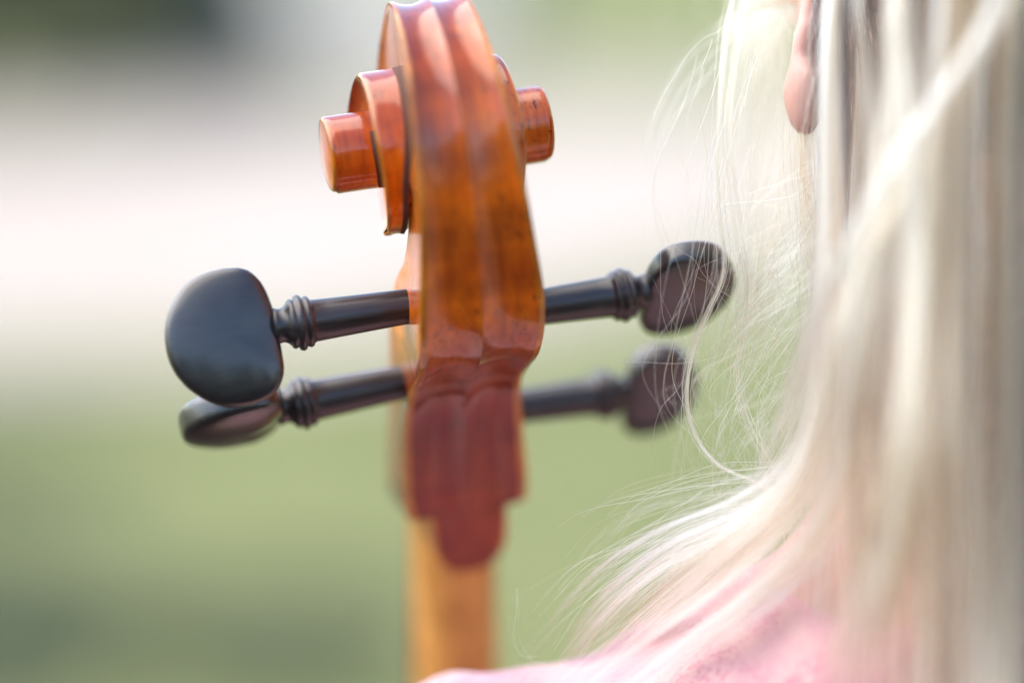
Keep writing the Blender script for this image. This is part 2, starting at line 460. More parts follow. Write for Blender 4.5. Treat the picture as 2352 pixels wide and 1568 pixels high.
for sg in (-1, 1):
    # cheeks of the peg box and of the first turn
    rows = []
    for i, s in enumerate(stations):
        if s['th'] is not None and s['th'] > 269: break
        p0 = np.array(back_point(s, i, sg, kf(s)))
        row = [p0]
        wf = s.get('wf')
        hollow = 0.0
        for k in range(1, NV + 1):
            v = k / NV
            q = p0[1:] * (1 - v) + s['fr'] * v
            if wf is None:
                up_ = max(0.0, min(1.0, (s['p'][1] + 95) / 60))
                l = s['w'] - 0.6 * math.sin(math.pi * v) * up_ - (s['w'] - 12.0) * (up_ * 0.0)
                # towards the throat the cheek turns into the channel
                th_ = max(0.0, (s['p'][1] + 62) / 40)
                l -= 3.0 * min(1, th_) * math.sin(math.pi * min(v * 1.6, 1) / 2) * (1 if v > 0 else 0)
                l = s['c'] * sg * 1.0 + l
            else:
                e = v ** 0.55
                l = s['w'] * (1 - e) + wf * e + s['c'] * sg * (1 - v)
            row.append(np.array((sg * l, q[0], q[1])))
        rows.append(row)
    body.grid(rows, mat=0)
    # walls of the following turns, with a worn edge bevel
    ths = list(np.arange(269, 1082, 4))
    rows = []
    for th in ths:
        r = sm(SR, th) ; we = sm(SW, th)
        w0 = wb(th) if th < 720 + 0 else max(wb(th) if th - 360 < 720 else we - 1, 5)
        w0 = min(w0, we - 0.8)
        be = 0.7
        row = [(sg * w0, *pol(th, r + 0.5 * (1 if th < 720 else 0.3))), (sg * (w0 + 0.25 * (we - w0)), *pol(th, r + 0.12))]
        for v in (0.5, 0.75, 0.9): row.append((sg * (w0 + v * (we - be - w0)), *pol(th, r)))
        row += [(sg * (we - be), *pol(th, r)), (sg * (we - 0.15), *pol(th, r - 0.45)), (sg * we, *pol(th, r - 0.9))]
        rows.append(row)
    body.grid(rows, mat=lambda i, j: 1 if j >= 5 else (2 if j == 0 and ths[i] < 740 else 0))
    # channels between the turns, from this edge down to the next wall
    rows = []
    for th in [t for t in ths if t <= 721]:
        r = sm(SR, th) - 0.9; we = sm(SW, th)
        w1 = min(we - chan(th), sm(SW, th + 360) - 0.8); r1 = sm(SR, th + 360) + 0.3
        rows.append([(sg * (we * (1 - v ** 0.6) + w1 * v ** 0.6), *pol(th, r * (1 - v) + r1 * v)) for v in np.linspace(0, 1, 9)])
    body.grid(rows, mat=0)
    # end of the eye, slightly domed
    rows = []
    for th in [t for t in ths if t >= 721]:
        r = sm(SR, th) - 0.9
        rows.append([(sg * (31.4 + 0.9 * (1 - v * v)), *pol(th, r * v)) for v in (1, 0.97, 0.9, 0.75, 0.5, 0.25, 0.0)])
    body.grid(rows, mat=0)
    # rim and inner wall of the peg box
    rows = []
    for i, s in enumerate(stations[6:]):
        if s['th'] is not None: break
        q = s['fr']; w_ = s['w'] - 0.0
        b_ = s['p'] * 0.45 + s['fr'] * 0.55
        lx = rowsx = None
        wi = max(w_ - 6.5, 4)
        end = np.array(body.v[0])
        th_ = max(0.0, (s['p'][1] + 62) / 40)
        wo = w_ - 3.0 * min(1, th_)
        rows.append([(sg * wo, *q), (sg * (wi + 0.6), *(q + 0.0)), (sg * wi, *(q * 0.97 + b_ * 0.03)), (sg * wi, *b_), (0, *b_)])
    body.grid(rows, mat=0)
me = body.mesh('head', merge=0.02, scale=0.001, sharp=R(42))
headobj = link_mesh('scroll_and_pegbox', me, [M_VARN, M_EDGE, M_SEAM, M_RIDGE], cello)

# neck, fingerboard, nut, strings
nn = np.array((0.62, -0.785)); pb = np.array((-0.785, -0.62)); F0 = np.array((77.0, -99.0))
mb = MB()
rows = []
for s in (-3, 0, 6, 14, 25, 40, 70, 120, 200, 290):
    hw = 12.6 + s * 0.012 + (4.6 if s < 0 else 4.0 * math.exp(-s / 4.0)); Tk = 22 + s * 0.01
    row = []
    for a in np.linspace(0, math.pi, 25):
        x = hw * math.copysign(abs(math.cos(a)) ** 0.8, math.cos(a)); y = Tk * abs(math.sin(a)) ** 0.8
        q = F0 + nn * s + pb * y
        row.append((x, q[0], q[1]))
    rows.append(row)
mb.grid(rows, closed_v=True); mb.fan(rows[0]); mb.fan(rows[-1])
link_mesh('neck', mb.mesh('neck', scale=0.001), M_NECK, cello)
mb = MB(); rows = []
for s in (4, 5, 290):
    hw = 12.4 + s * 0.02; row = []
    for a in np.linspace(0, math.pi, 17):
        q = F0 + nn * s - pb * (0.2 + 7 * math.sin(a) ** 0.6 * (0.9 if s == 4 else 1))
        row.append((hw * math.cos(a), q[0], q[1]))
    rows.append(row)
mb.grid(rows, closed_v=True); mb.fan(rows[0]); mb.fan(rows[-1])
link_mesh('fingerboard', mb.mesh('fingerboard', scale=0.001), M_EB, cello)
mb = MB(); rows = []
for s in (-1, -0.5, 3, 3.8):
    row = []
    for a in np.linspace(0, math.pi, 17):
        q = F0 + nn * s - pb * (0.2 + (8.6 if -1 < s < 3.8 else 8.0) * math.sin(a) ** 0.6)
        row.append((12.4 * math.cos(a), q[0], q[1]))
    rows.append(row)
mb.grid(rows, closed_v=True); mb.fan(rows[0]); mb.fan(rows[-1])
link_mesh('nut', mb.mesh('nut', scale=0.001), M_EB, cello)
def tube(mb, P, rad, n=10, mat=0, cap=True):
    P = np.asarray(P, float)
    rad = np.full(len(P), rad) if np.isscalar(rad) else np.asarray(rad)
    t = np.gradient(P, axis=0); t /= np.linalg.norm(t, axis=1)[:, None]
    ref = np.array((0.0, 0, 1)) if abs(t[0][2]) < 0.9 else np.array((1.0, 0, 0))
    rows = []
    for p, d, r in zip(P, t, rad):
        a = np.cross(d, ref); a /= np.linalg.norm(a); b = np.cross(d, a); ref = -np.cross(d, a) if False else ref
        rows.append([p + r * (a * math.cos(x) + b * math.sin(x)) for x in np.linspace(0, 2 * math.pi, n, endpoint=False)])
    mb.grid(rows, closed_v=True, mat=mat)
    if cap: mb.fan(rows[0], mat); mb.fan(rows[-1], mat)
PEG = [  # side, centre d, q, extra slope, twist, label
    (-1, 0, -45.0, R(0.5), R(4), 1.0, 'black peg with its flat head facing the camera, nearest and sharpest'),
    (1, 4, -50.5, R(1.0), R(57), 0.88, 'upper right black peg, its head turned edge on'),
    (-1, 27, -65, R(-2.0), R(105), 0.95, 'lower left black peg, blurred, head lying flat'),
    (1, 45, -78, R(2.0), R(52), 0.74, 'lower right black peg, most blurred, behind hair strands')]
for k, (sg, d, q, *_r) in enumerate(PEG):
    mb = MB()
    x = (-6, -2.2, 2.2, 6)[k]
    e0 = F0 + nn * 290 - pb * 9; e1 = F0 + nn * 1 - pb * 9
    tube(mb, crom([(x * 1.4, *e0), (x, *(F0 + nn * 5 - pb * 8.9)), (x, *(e1 + nn * -2)), (x * 0.6 + sg * 3, (d + 3), (q + 3.5))], 24), (0.35, 0.45, 0.6, 0.75)[k], 8)
    link_mesh('string', mb.mesh('string', scale=0.001), M_STR, cello)

# pegs: local X outwards along the shaft
prof = [(-15, 0), (-15, 4.3), (10, 4.75), (24, 5.15), (38, 5.65), (42.3, 5.85), (42.9, 6.1), (43.3, 6.9), (44.0, 7.15), (44.7, 6.9), (45.0, 6.5), (45.4, 7.5), (46.2, 7.85), (47.0, 7.5), (47.4, 6.6),
        (47.7, 6.7), (48.3, 6.95), (48.9, 6.7), (49.4, 5.9), (50.2, 5.1), (51.2, 4.7), (52.2, 4.8), (53.0, 5.2), (53.5, 5.0), (53.8, 3.8), (54.2, 0)]
zpts = [(690, 145), (590, 150), (500, 168), (440, 186), (380, 212), (320, 247), (270, 290), (235, 338), (200, 395), (172, 445), (150, 500), (134, 560), (125, 625), (124, 690), (131, 760), (142, 820), (160, 880), (186, 937), (220, 990),
        (258, 1036), (300, 1080), (350, 1118), (400, 1150), (460, 1182), (520, 1205), (585, 1218), (650, 1222), (715, 1219), (780, 1208), (832, 1193), (880, 1174), (928, 1146), (970, 1112), (1000, 1070), (1020, 1022), (1032, 980),
        (1036, 930), (1033, 880), (1025, 825), (1015, 760), (1003, 700), (988, 625), (975, 550), (960, 480), (946, 428), (930, 380), (911, 333), (890, 290), (862, 247), (830, 212), (800, 185), (770, 165), (730, 152)]
ax0 = np.array((1213.0, 569.0)); aout = np.array((-0.9896, 0.1435)); aup = np.array((-0.1435, -0.9896))

o2 = []
for z in zpts:
    v = np.array(z, float) - ax0
    a = v @ aout / 28.3 + (1065 - 700) / 8.3 * 1.015
    b = v @ aup / 28.3
    o2.append((a, b))
o2 = np.array(o2)
cen = o2.mean(0)
def peg_meshes():
    mb = MB()
    mb.grid([[(a, r * math.cos(t), r * math.sin(t)) for t in np.linspace(0, 2 * math.pi, 33)] for a, r in prof])
    sh = mb.mesh('shaft', merge=1e-4, scale=0.001)
    mb = MB()
    def ring(inset, y):
        e = o2 - cen
        r = np.linalg.norm(e, axis=1)[:, None]
        P = cen + e * (1 - inset / r)
        return [(p[0], y, p[1]) for p in P]
    def th(inset): return 0.0
    half = [(0.0, 1.2), (0.12, 2.1), (0.4, 2.8), (0.8, 3.2), (1.5, 3.6), (3.2, 4.2), (6, 5.0), (10, 5.7)]
    rows = [ring(i, -h) for i, h in reversed(half)] + [ring(i, h) for i, h in half]
    mb.grid(rows, closed_v=True)
    for sgn in (-1, 1):
        mb.grid([ring(10, sgn * 5.7), ring(13, sgn * 5.95), [(cen[0], sgn * 6.0, cen[1])] * len(o2)], closed_v=True)
    hd = mb.mesh('thumb_piece', merge=1e-4, scale=0.001)
    return sh, hd
sh_me, hd_me = peg_meshes()
sh_me.materials.append(M_EBS); hd_me.materials.append(M_EB)
for me_ in (sh_me, hd_me):
    for p in me_.polygons: p.use_smooth = True
for sg, d, q, slope, tw, hs, lab in PEG:
    o = bpy.data.objects.new('peg', sh_me)
    col.objects.link(o); o.parent = cello
    o['label'] = lab
    # X outwards; mirrored sides are half a turn about Z, so the mesh stays unmirrored
    base = Matrix.Rotation(math.pi, 4, 'Z') if sg < 0 else Matrix.Identity(4)
    tilt = Matrix.Rotation(slope, 4, 'Y')
    twm = Matrix.Rotation(tw, 4, 'X')
    o.matrix_local = Matrix.Translation((0, d * 0.001, q * 0.001)) @ tilt @ base @ twm
    h = bpy.data.objects.new('thumb_piece', hd_me)
    col.objects.link(h); h.parent = o
    h.scale.x = hs; h.scale.y = 1.2 if hs == 0.95 else 1.0; h.location.x = 0.0505 * (1 - hs)

# ------------------------------------------------------------------ the player
def skin_mat():
    m, nt, p = mat('fair_skin')
    n = noise(nt, 60, 4, 0.6)
    r = ramp(nt, n.outputs['Fac'], [(0.3, (0.52, 0.29, 0.23)), (0.7, (0.62, 0.38, 0.31))])
    nt.links.new(r.outputs['Color'], p.inputs['Base Color'])
    p.inputs['Roughness'].default_value = 0.5
    p.inputs['Subsurface Weight'].default_value = 0.35
    p.inputs['Subsurface Radius'].default_value = (1.0, 0.35, 0.2)
    p.inputs['Subsurface Scale'].default_value = 0.008
    bp = nd(nt, 'ShaderNodeBump', Strength=0.1, Distance=0.0005)
    n2 = noise(nt, 900, 2)
    nt.links.new(n2.outputs['Fac'], bp.inputs['Height'])
    nt.links.new(bp.outputs['Normal'], p.inputs['Normal'])
    return m
M_SKIN = skin_mat()
def lace_mat():
    m, nt, p = mat('pink_lace')
    n1 = noise(nt, 26, 3, 0.5, dist=0.8)
    c1 = ramp(nt, n1.outputs['Fac'], [(0.36, (0.58, 0.28, 0.32)), (0.55, (0.62, 0.37, 0.34)), (0.66, (0.38, 0.12, 0.19))])
    tc = nd(nt, 'ShaderNodeTexCoord')
    v = nd(nt, 'ShaderNodeTexVoronoi')
    v.inputs['Scale'].default_value = 620
    nt.links.new(tc.outputs['Object'], v.inputs['Vector'])
    dots = ramp(nt, v.outputs['Distance'], [(0.2, (1, 1, 1)), (0.6, (0, 0, 0))])
    n2 = noise(nt, 38, 2)
    area = ramp(nt, n2.outputs['Fac'], [(0.50, (0, 0, 0)), (0.62, (0.75, 0.75, 0.75))])
    mm = nd(nt, 'ShaderNodeMath', operation='MULTIPLY')
    nt.links.new(dots.outputs['Color'], mm.inputs[0]); nt.links.new(area.outputs['Color'], mm.inputs[1])
    c = mixc(nt, mm.outputs[0], c1.outputs['Color'], (0.45, 0.08, 0.18))
    nt.links.new(c, p.inputs['Base Color'])
    p.inputs['Roughness'].default_value = 0.85
    p.inputs['Sheen Weight'].default_value = 0.4
    bp = nd(nt, 'ShaderNodeBump', Strength=0.4, Distance=0.0006)
    nt.links.new(v.outputs['Distance'], bp.inputs['Height'])
    nt.links.new(bp.outputs['Normal'], p.inputs['Normal'])
    return m
M_LACE = lace_mat()
NB = W(150, -56, 675)                               # base of the neck
PROOT = np.array((NB[0], NB[1], 0.0))
person = empty('person', PROOT)
tag(person, 'player seen from behind with long blonde hair and pink lace top', 'person')
def N(x, y, z): return NB + np.array((x, y, z)) * 0.001
def ellipsoid(mb, c, r, rotz=0.0, n=20):
    P = []
    for i in range(n + 1):
        a = math.pi * i / n
        row = []
        for t in np.linspace(0, 2 * math.pi, 2 * n, endpoint=False):
            x, y, z = r[0] * math.sin(a) * math.cos(t), r[1] * math.sin(a) * math.sin(t), r[2] * math.cos(a)
            row.append((c[0] + x * math.cos(rotz) - y * math.sin(rotz), c[1] + x * math.sin(rotz) + y * math.cos(rotz), c[2] + z))
        P.append(row)
    mb.grid(P, closed_v=True)
def loft(mb, secs, n=48):
    secs = crom(secs, 40)
    rows = [[(cx + rx * math.copysign(abs(math.cos(t)) ** 0.9, math.cos(t)), cy_ + ry * math.sin(t), z) for t in np.linspace(0, 2 * math.pi, n, endpoint=False)] for z, cx, cy_, rx, ry in secs]
    mb.grid(rows, closed_v=True); mb.fan(rows[0]); mb.fan(rows[-1])
TORSO = [(-600, 0, 20, 150, 110), (-520, 0, 20, 175, 125), (-380, 0, 10, 140, 105), (-220, 0, 12, 150, 112), (-120, 0, 10, 162, 88), (-81, 0, 6, 166, 72), (-57, 0, 2, 158, 60), (-42, 0, 0, 138, 54), (-27, 0, 2, 106, 54), (-11, 0, 4, 80, 56), (6, 0, 8, 64, 56), (24, 0, 10, 56, 56), (60, 4, 16, 53, 55), (110, 8, 20, 52, 54)]
HY = R(18)                                           # head turned a little to the left
HC = (W(163, 128, 692) - NB) * 1000
hd = np.array((-math.sin(HY), math.cos(HY), 0))
hs_ = np.array((-math.cos(HY), -math.sin(HY), 0))    # towards the left ear
def arms(mb, infl=0.0, length=1.0):
    for sgn in (-1, 1):
        P = [(sgn * 125, 0, -87), (sgn * 163, 4, -97), (sgn * 188, 22, -150), (sgn * 215, 50, -220), (sgn * 228, 85, -320)]
        P = crom(P, 24)[: int(24 * length)]
        rad = np.interp(np.linspace(0, 1, 24), [0, 0.3, 1], [44, 50, 36])[: len(P)] + infl
        tube(mb, P, rad, 24)
def remeshed(name, mb, voxel, smooth_it, m, parent, loc):
    me = mb.mesh(name, merge=0.001, scale=0.001)
    o = link_mesh(name, me, m, parent, smooth=False)
    md = o.modifiers.new('r', 'REMESH'); md.mode = 'VOXEL'; md.voxel_size = voxel; md.use_smooth_shade = True
    ms = o.modifiers.new('s', 'SMOOTH'); ms.iterations = smooth_it; ms.factor = 0.5
    dg = bpy.context.evaluated_depsgraph_get()
    me2 = bpy.data.meshes.new_from_object(o.evaluated_get(dg))
    o.modifiers.clear(); o.data = me2
    me2.polygons.foreach_set('use_smooth', [True] * len(me2.polygons))
    if not me2.materials: me2.materials.append(m)
    o.location = Vector(loc)
    return o
mb = MB()
loft(mb, TORSO)
arms(mb)
ellipsoid(mb, HC + np.array((0, 0, 18)), (75, 85, 92), HY, 28)                 # skull
ellipsoid(mb, HC + hd * 28 + np.array((0, 0, -52)), (56, 62, 62), HY, 24)      # jaw
ellipsoid(mb, HC + hd * 84 + np.array((0, 0, -88)), (20, 14, 16), HY, 14)      # chin
ellipsoid(mb, HC + hd * 97 + np.array((0, 0, -18)), (11, 14, 13), HY, 12)      # nose tip
ellipsoid(mb, HC + hd * 90 + np.array((0, 0, 2)), (8, 12, 26), HY, 12)         # nose bridge
for sgn in (-1, 1):
    ellipsoid(mb, HC + hd * 76 + hs_ * sgn * 32 + np.array((0, 0, 6)), (13, 13, 11), HY, 12)       # eyes
    ellipsoid(mb, HC + hd * 80 + hs_ * sgn * 30 + np.array((0, 0, 20)), (22, 10, 6), HY, 12)       # brow
    ellipsoid(mb, HC + hd * 62 + hs_ * sgn * 42 + np.array((0, 0, -24)), (20, 22, 20), HY, 12)     # cheek
ellipsoid(mb, HC + hd * 88 + np.array((0, 0, -48)), (22, 9, 5), HY, 12)
ellipsoid(mb, HC + hd * 86 + np.array((0, 0, -58)), (19, 9, 6), HY, 12)
# left ear from behind: rim, back of the shell, lobe
def EP(u, v, d): return (A(u, v, d) - NB) * 1000
tube(mb, crom([EP(1875, -190, 690), EP(1852, -230, 684), EP(1850, -180, 676), EP(1860, -90, 672), EP(1863, 0, 670), EP(1850, 65, 669), EP(1838, 130, 669), EP(1836, 190, 670), EP(1838, 230, 671)], 30),
     np.interp(np.linspace(0, 1, 30), [0, 0.4, 0.62, 0.75, 0.88, 1], [3.2, 3.2, 3.1, 3.0, 3.6, 4.2]), 14)
tube(mb, crom([EP(1876, -120, 682), EP(1880, 0, 680), EP(1872, 90, 677), EP(1856, 170, 675), EP(1850, 230, 673)], 24), np.interp(np.linspace(0, 1, 24), [0, 0.5, 1], [6, 5.0, 4.0]), 14)
ellipsoid(mb, EP(1840, 215, 671), (4.4, 7.5, 11.0), HY, 14)
ellipsoid(mb, EP(1849, 268, 672), (3.9, 6.0, 6.2), HY, 14)
ellipsoid(mb, EP(1888, 60, 684), (6, 12, 26), HY, 14)
ellipsoid(mb, EP(1880, 180, 680), (4.5, 9, 13), HY, 14)
b = remeshed('body', mb, 0.0024, 2, M_SKIN, person, NB - PROOT)
mb = MB()
def grow(secs, k): return [(z, cx, c2, rx + k, ry + k) for z, cx, c2, rx, ry in secs]
loft(mb, [s for s in grow(TORSO, 3.5) if s[0] <= -11])
arms(mb, 3.5, 0.45)
t_ = remeshed('lace_top', mb, 0.003, 4, M_LACE, person, NB - PROOT)
# soft folds in the cloth
nv = len(t_.data.vertices)
co = np.empty(nv * 3, np.float32); no = np.empty(nv * 3, np.float32)
t_.data.vertices.foreach_get('co', co)
t_.data.vertex_normals.foreach_get('vector', no)
co = co.reshape(-1, 3); no = no.reshape(-1, 3)
co += no * (0.0011 * np.sin(co[:, 0] * 190 + co[:, 2] * 120 + 2.0 * np.sin(co[:, 1] * 60)))[:, None]
t_.data.vertices.foreach_set('co', co.ravel())
t_.data.update()
# ------------------------------------------------------------------ hair
def hair_mat(name, c, rough=0.35, var=0.5):
    m = bpy.data.materials.new(name)
    m.use_nodes = True
    nt = m.node_tree
    nt.nodes.remove(nt.nodes['Principled BSDF'])
    h = nt.nodes.new('ShaderNodeBsdfHairPrincipled')
    h.parametrization = 'COLOR'
    h.inputs['Color'].default_value = (*c, 1)
    h.inputs['Roughness'].default_value = rough
    h.inputs['Radial Roughness'].default_value = 0.6
    h.inputs['Random Roughness'].default_value = 0.3
    hi = nt.nodes.new('ShaderNodeHairInfo')
    r = ramp(nt, hi.outputs['Random'], [(0.0, tuple(x * (1 - var * w_) for x, w_ in zip(c, (1, 1.1, 1.25)))), (0.45, c), (1.0, tuple(min(0.95, x * (1 + 0.6 * var)) for x in c))])
    nt.links.new(r.outputs['Color'], h.inputs['Color'])
    nt.links.new(h.outputs[0], nt.nodes['Material Output'].inputs['Surface'])
    return m
H_PALE = hair_mat('platinum_hair', (0.86, 0.74, 0.54))
H_GOLD = hair_mat('golden_hair', (0.70, 0.53, 0.31))
H_ASH = hair_mat('ash_blonde_hair', (0.36, 0.24, 0.14))
H_BROWN = hair_mat('brown_hair', (0.10, 0.062, 0.036))  # brown tone, mixed into the curtain and set between the pale locks
H_DARK = hair_mat('dark_hair', (0.026, 0.019, 0.023))  # near-black tone of the under layer and the far right locks
def hair(name, strands, m, radius=0.00005, parent=person, tip=0.3):
    hc = bpy.data.hair_curves.new(name)
    n = len(strands); k = strands[0].shape[0]
    hc.add_curves([k] * n)
    pos = (np.concatenate(strands) - PROOT).astype(np.float32)
    hc.points.foreach_set('position', pos.ravel())
    t = np.linspace(0, 1, k)
    prof_ = radius * np.where(t > 0.75, 1 - (1 - tip) * (t - 0.75) / 0.25, 1)
    rr = np.tile(prof_, n) * np.repeat(rng.uniform(0.55, 1.35, n), k)
    hc.points.foreach_set('radius', rr.astype(np.float32))
    o = bpy.data.objects.new(name, hc)
    hc.materials.append(m)
    col.objects.link(o)
    o.parent = parent
    return o
def lock(G, n, spread, k=28, wob=0.4, ends=(0.7, 1.0), taper=None, cut=0.0):
    """n strands around a guide line G of world points, spread in mm along the way"""
    C = crom(G, k)
    out = []
    t = np.linspace(0, 1, k)
    sp = np.interp(t, np.linspace(0, 1, len(spread)), spread) * 0.001
    for _ in range(n):
        o = rng.normal(size=3) * rng.choice((0.35, 0.7, 1.5), p=(0.4, 0.4, 0.2))
        ph = rng.uniform(0, 6.28, 3); fr = rng.uniform(1.0, 2.6, 3)
        wv = np.stack([np.sin(fr[j] * t * 3.0 + ph[j]) for j in range(3)], 1) * wob
        S = C + (o[None, :] + wv) * sp[:, None] * np.array((1, 0.8, 0.35))
        if cut: 
            e = rng.uniform(1 - cut, 1)
            idx = np.linspace(0, (k - 1) * e, k); i0 = np.minimum(idx.astype(int), k - 2); f = (idx - i0)[:, None]
            S = S[i0] * (1 - f) + S[i0 + 1] * f
        out.append(S)
    return out
def HP(az, el, k=1.0):   # point on the scalp; az 0 = back, 90 = left ear side
    a = R(az); e = R(el)
    v = -hd * math.cos(a) * math.cos(e) * 89 + hs_ * math.sin(a) * math.cos(e) * 80 + np.array((0, 0, math.sin(e) * 97))
    return NB + (HC + np.array((0, 0, 18)) + v * k) * 0.001
# scalp hair: a continuous layer over the skull
scalp = []
for _ in range(2600):
    az = rng.uniform(-115, 112); e0 = rng.uniform(35, 88)
    e1 = -8 if az < 70 else 30
    scalp.append(np.array([HP(az + rng.normal() * 1.5, e, 1.02 + 0.05 * rng.random()) for e in np.linspace(e0, e1, 14)]))
hair('crown_hair', scalp, H_GOLD, 0.00009)['kind'] = 'stuff'
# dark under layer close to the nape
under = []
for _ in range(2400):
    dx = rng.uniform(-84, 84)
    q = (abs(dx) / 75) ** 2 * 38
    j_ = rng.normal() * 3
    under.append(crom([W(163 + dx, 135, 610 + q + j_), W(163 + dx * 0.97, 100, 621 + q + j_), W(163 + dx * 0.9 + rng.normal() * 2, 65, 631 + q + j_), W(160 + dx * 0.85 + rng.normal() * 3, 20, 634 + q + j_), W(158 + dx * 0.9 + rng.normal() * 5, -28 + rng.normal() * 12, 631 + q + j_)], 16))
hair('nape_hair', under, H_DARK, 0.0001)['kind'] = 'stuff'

# long locks over the back; every lock follows the skull and hangs down
LOCKS = []
def curtain(u, d, m, n, spread, du=0, sway=0):
    """a lock seen at u at mid height, d mm ahead"""
    top = A(u + (1176 + 163 * KPX / d - u) * 0.25, -380, d + 20)
    G = [HP(0, 80, 1.05) * 0.5 + top * 0.5, top, A(u + (1176 + 163 * KPX / d - u) * 0.06, -80, d), A(u + sway, 400, d), A(u + du * 0.3 - sway, 850, d - 3), A(u + du * 0.7, 1250, d - 8), A(u + du, 1750, d - 16), A(u + du * 1.1, 2300, d - 24)]
    LOCKS.append((lock(G, n, spread, 30), m))
r2 = np.random.default_rng(5)
us = np.concatenate([np.linspace(1960, 2165, 3), np.linspace(2185, 3300, 96)])
for i, u in enumerate(us):
    cx = 1176 + 163 * KPX / 600
    f = min(1, abs(u - cx) / 780)
    d = 613 + 45 * f ** 2 + r2.uniform(-9, 7)
    m = [H_PALE, H_GOLD, H_ASH, H_PALE, H_BROWN, H_PALE, H_GOLD][int(r2.integers(7))]
    sp = r2.choice((0.5, 0.8, 1.2, 1.8, 2.6))
    n = int(26 + 34 * sp)
    if u < 2180:
        curtain(u, d + 8, m, 60, [0.5, 0.5, 0.6, 2.0, 5.0, 6.0], du=r2.normal() * 30, sway=r2.normal() * 9)
        continue
    if u > 2240 and m in (H_BROWN, H_ASH): m = H_GOLD if i % 3 else H_ASH
    if 2385 < u < 2480: m = H_DARK
    curtain(u + r2.normal() * 12, d, m, n, [sp * 0.7, sp * 0.8, sp, sp * 1.4, sp * 2.2], du=r2.normal() * 40, sway=r2.normal() * 16)
# broad pale locks that can be singled out in the photograph
def G(*pts): return [A(*p) for p in pts]
SP = [
    (G((1960, -260, 640), (1915, -60, 636), (1908, 200, 634), (1905, 500, 632), (1900, 850, 634), (1890, 1200, 640), (1880, 1600, 650), (1880, 2000, 660)), H_PALE, 110, [0.8, 0.9, 1.1, 2.4, 5.0, 6.5]),
    (G((2030, -260, 622), (1975, -60, 618), (1985, 150, 616), (2005, 400, 616), (2010, 800, 618), (2000, 1200, 625), (2010, 1700, 640)), H_PALE, 100, [0.6, 0.7, 1.0, 2.5, 5.5]),
    (G((2110, -260, 610), (2065, -60, 606), (2075, 200, 604), (2100, 500, 604), (2110, 900, 606), (2120, 1300, 615), (2130, 1800, 630)), H_GOLD, 90, [0.8, 0.9, 1.3, 3.6, 6]),
    (G((2400, -400, 575), (2310, -60, 590), (2225, 120, 590), (2085, 330, 592), (1965, 530, 600), (1890, 680, 610), (1840, 840, 622), (1790, 1010, 640), (1740, 1150, 655)), H_PALE, 120, [1.3, 1.1, 1.1, 1.3, 2.6, 6]),
    (G((2400, -400, 566), (2340, -60, 602), (2262, 120, 602), (2130, 360, 600), (2010, 560, 604), (1930, 760, 606), (1900, 950, 615), (1880, 1200, 630)), H_GOLD, 40, [0.8, 0.8, 0.9, 1.4, 4.0, 6]),
    (G((2300, -300, 580), (2230, 0, 600), (2190, 400, 598), (2190, 800, 598), (2200, 1200, 596), (2190, 1700, 590)), H_ASH, 160, [2, 2.5, 3.5, 5, 7]),
]
SWEEP = [
    ((2110, -300, 608), (2068, 0, 606), (2072, 200, 606), (2045, 450, 607), (1980, 800, 606), (1960, 1050, 615), (1880, 1230, 632), (1740, 1370, 645), (1600, 1480, 650), (1480, 1580, 655), (1300, 1760, 668)),
    ((1960, -300, 636), (1918, 0, 634), (1912, 300, 632), (1918, 700, 631), (1900, 950, 636), (1820, 1130, 642), (1690, 1250, 650), (1560, 1360, 664), (1470, 1450, 684), (1400, 1540, 708)),
    ((1958, -300, 642), (1914, 0, 640), (1908, 250, 639), (1910, 500, 640), (1890, 900, 642), (1840, 1080, 648), (1730, 1180, 654), (1560, 1260, 660), (1440, 1350, 672), (1350, 1460, 692), (1300, 1580, 718)),
    ((2112, -300, 606), (2070, 0, 604), (2085, 300, 602), (2080, 700, 600), (2060, 1000, 600), (2010, 1180, 606), (1960, 1380, 615), (1900, 1600, 628), (1850, 1800, 640)),
    ((2190, -300, 600), (2170, 100, 598), (2155, 450, 597), (2140, 700, 595), (2120, 1000, 590), (2090, 1250, 594), (2030, 1450, 602), (2000, 1700, 615)),
]
for u_ in (1975, 2020, 2065, 2120, 2175, 2235, 2290):
    SP.append((G((u_ + 20, -300, 622), (u_, 100, 616), (u_ - 5, 500, 612), (u_ - 10, 900, 611), (u_ - 8, 1250, 606), (u_, 1700, 598)), H_BROWN, 46, [0.6, 0.8, 1.0, 1.2, 1.6]))  # brown locks that make the dark gaps between the pale ones
for g in SWEEP:                     # every sweep is a bundle of several thin locks fanning out
    for q in range(7):
        du, dv = r2.normal() * 32, r2.normal() * 24
        gg = [(u + du * k / (len(g) - 1) * 1.6 + du * 0.15, v + dv * k / (len(g) - 1) * 1.4, d + r2.normal() * 1.5) for k, (u, v, d) in enumerate(g)]
        w_ = r2.choice((0.7, 1.1, 1.8))
        SP.append((G(*gg), (H_PALE, H_GOLD, H_PALE, H_PALE, H_ASH)[int(r2.integers(5))], int(18 + 14 * w_), [w_ * 0.5, w_ * 0.6, w_ * 1.0, w_ * 1.5, w_ * 2.2, w_ * 3.0]))
for g, m, n, s in SP: LOCKS.append((lock(g, n, s, 34, cut=0.2), m))
for i, (s, m) in enumerate(LOCKS): hair('hair_lock', s, m, 0.00006)

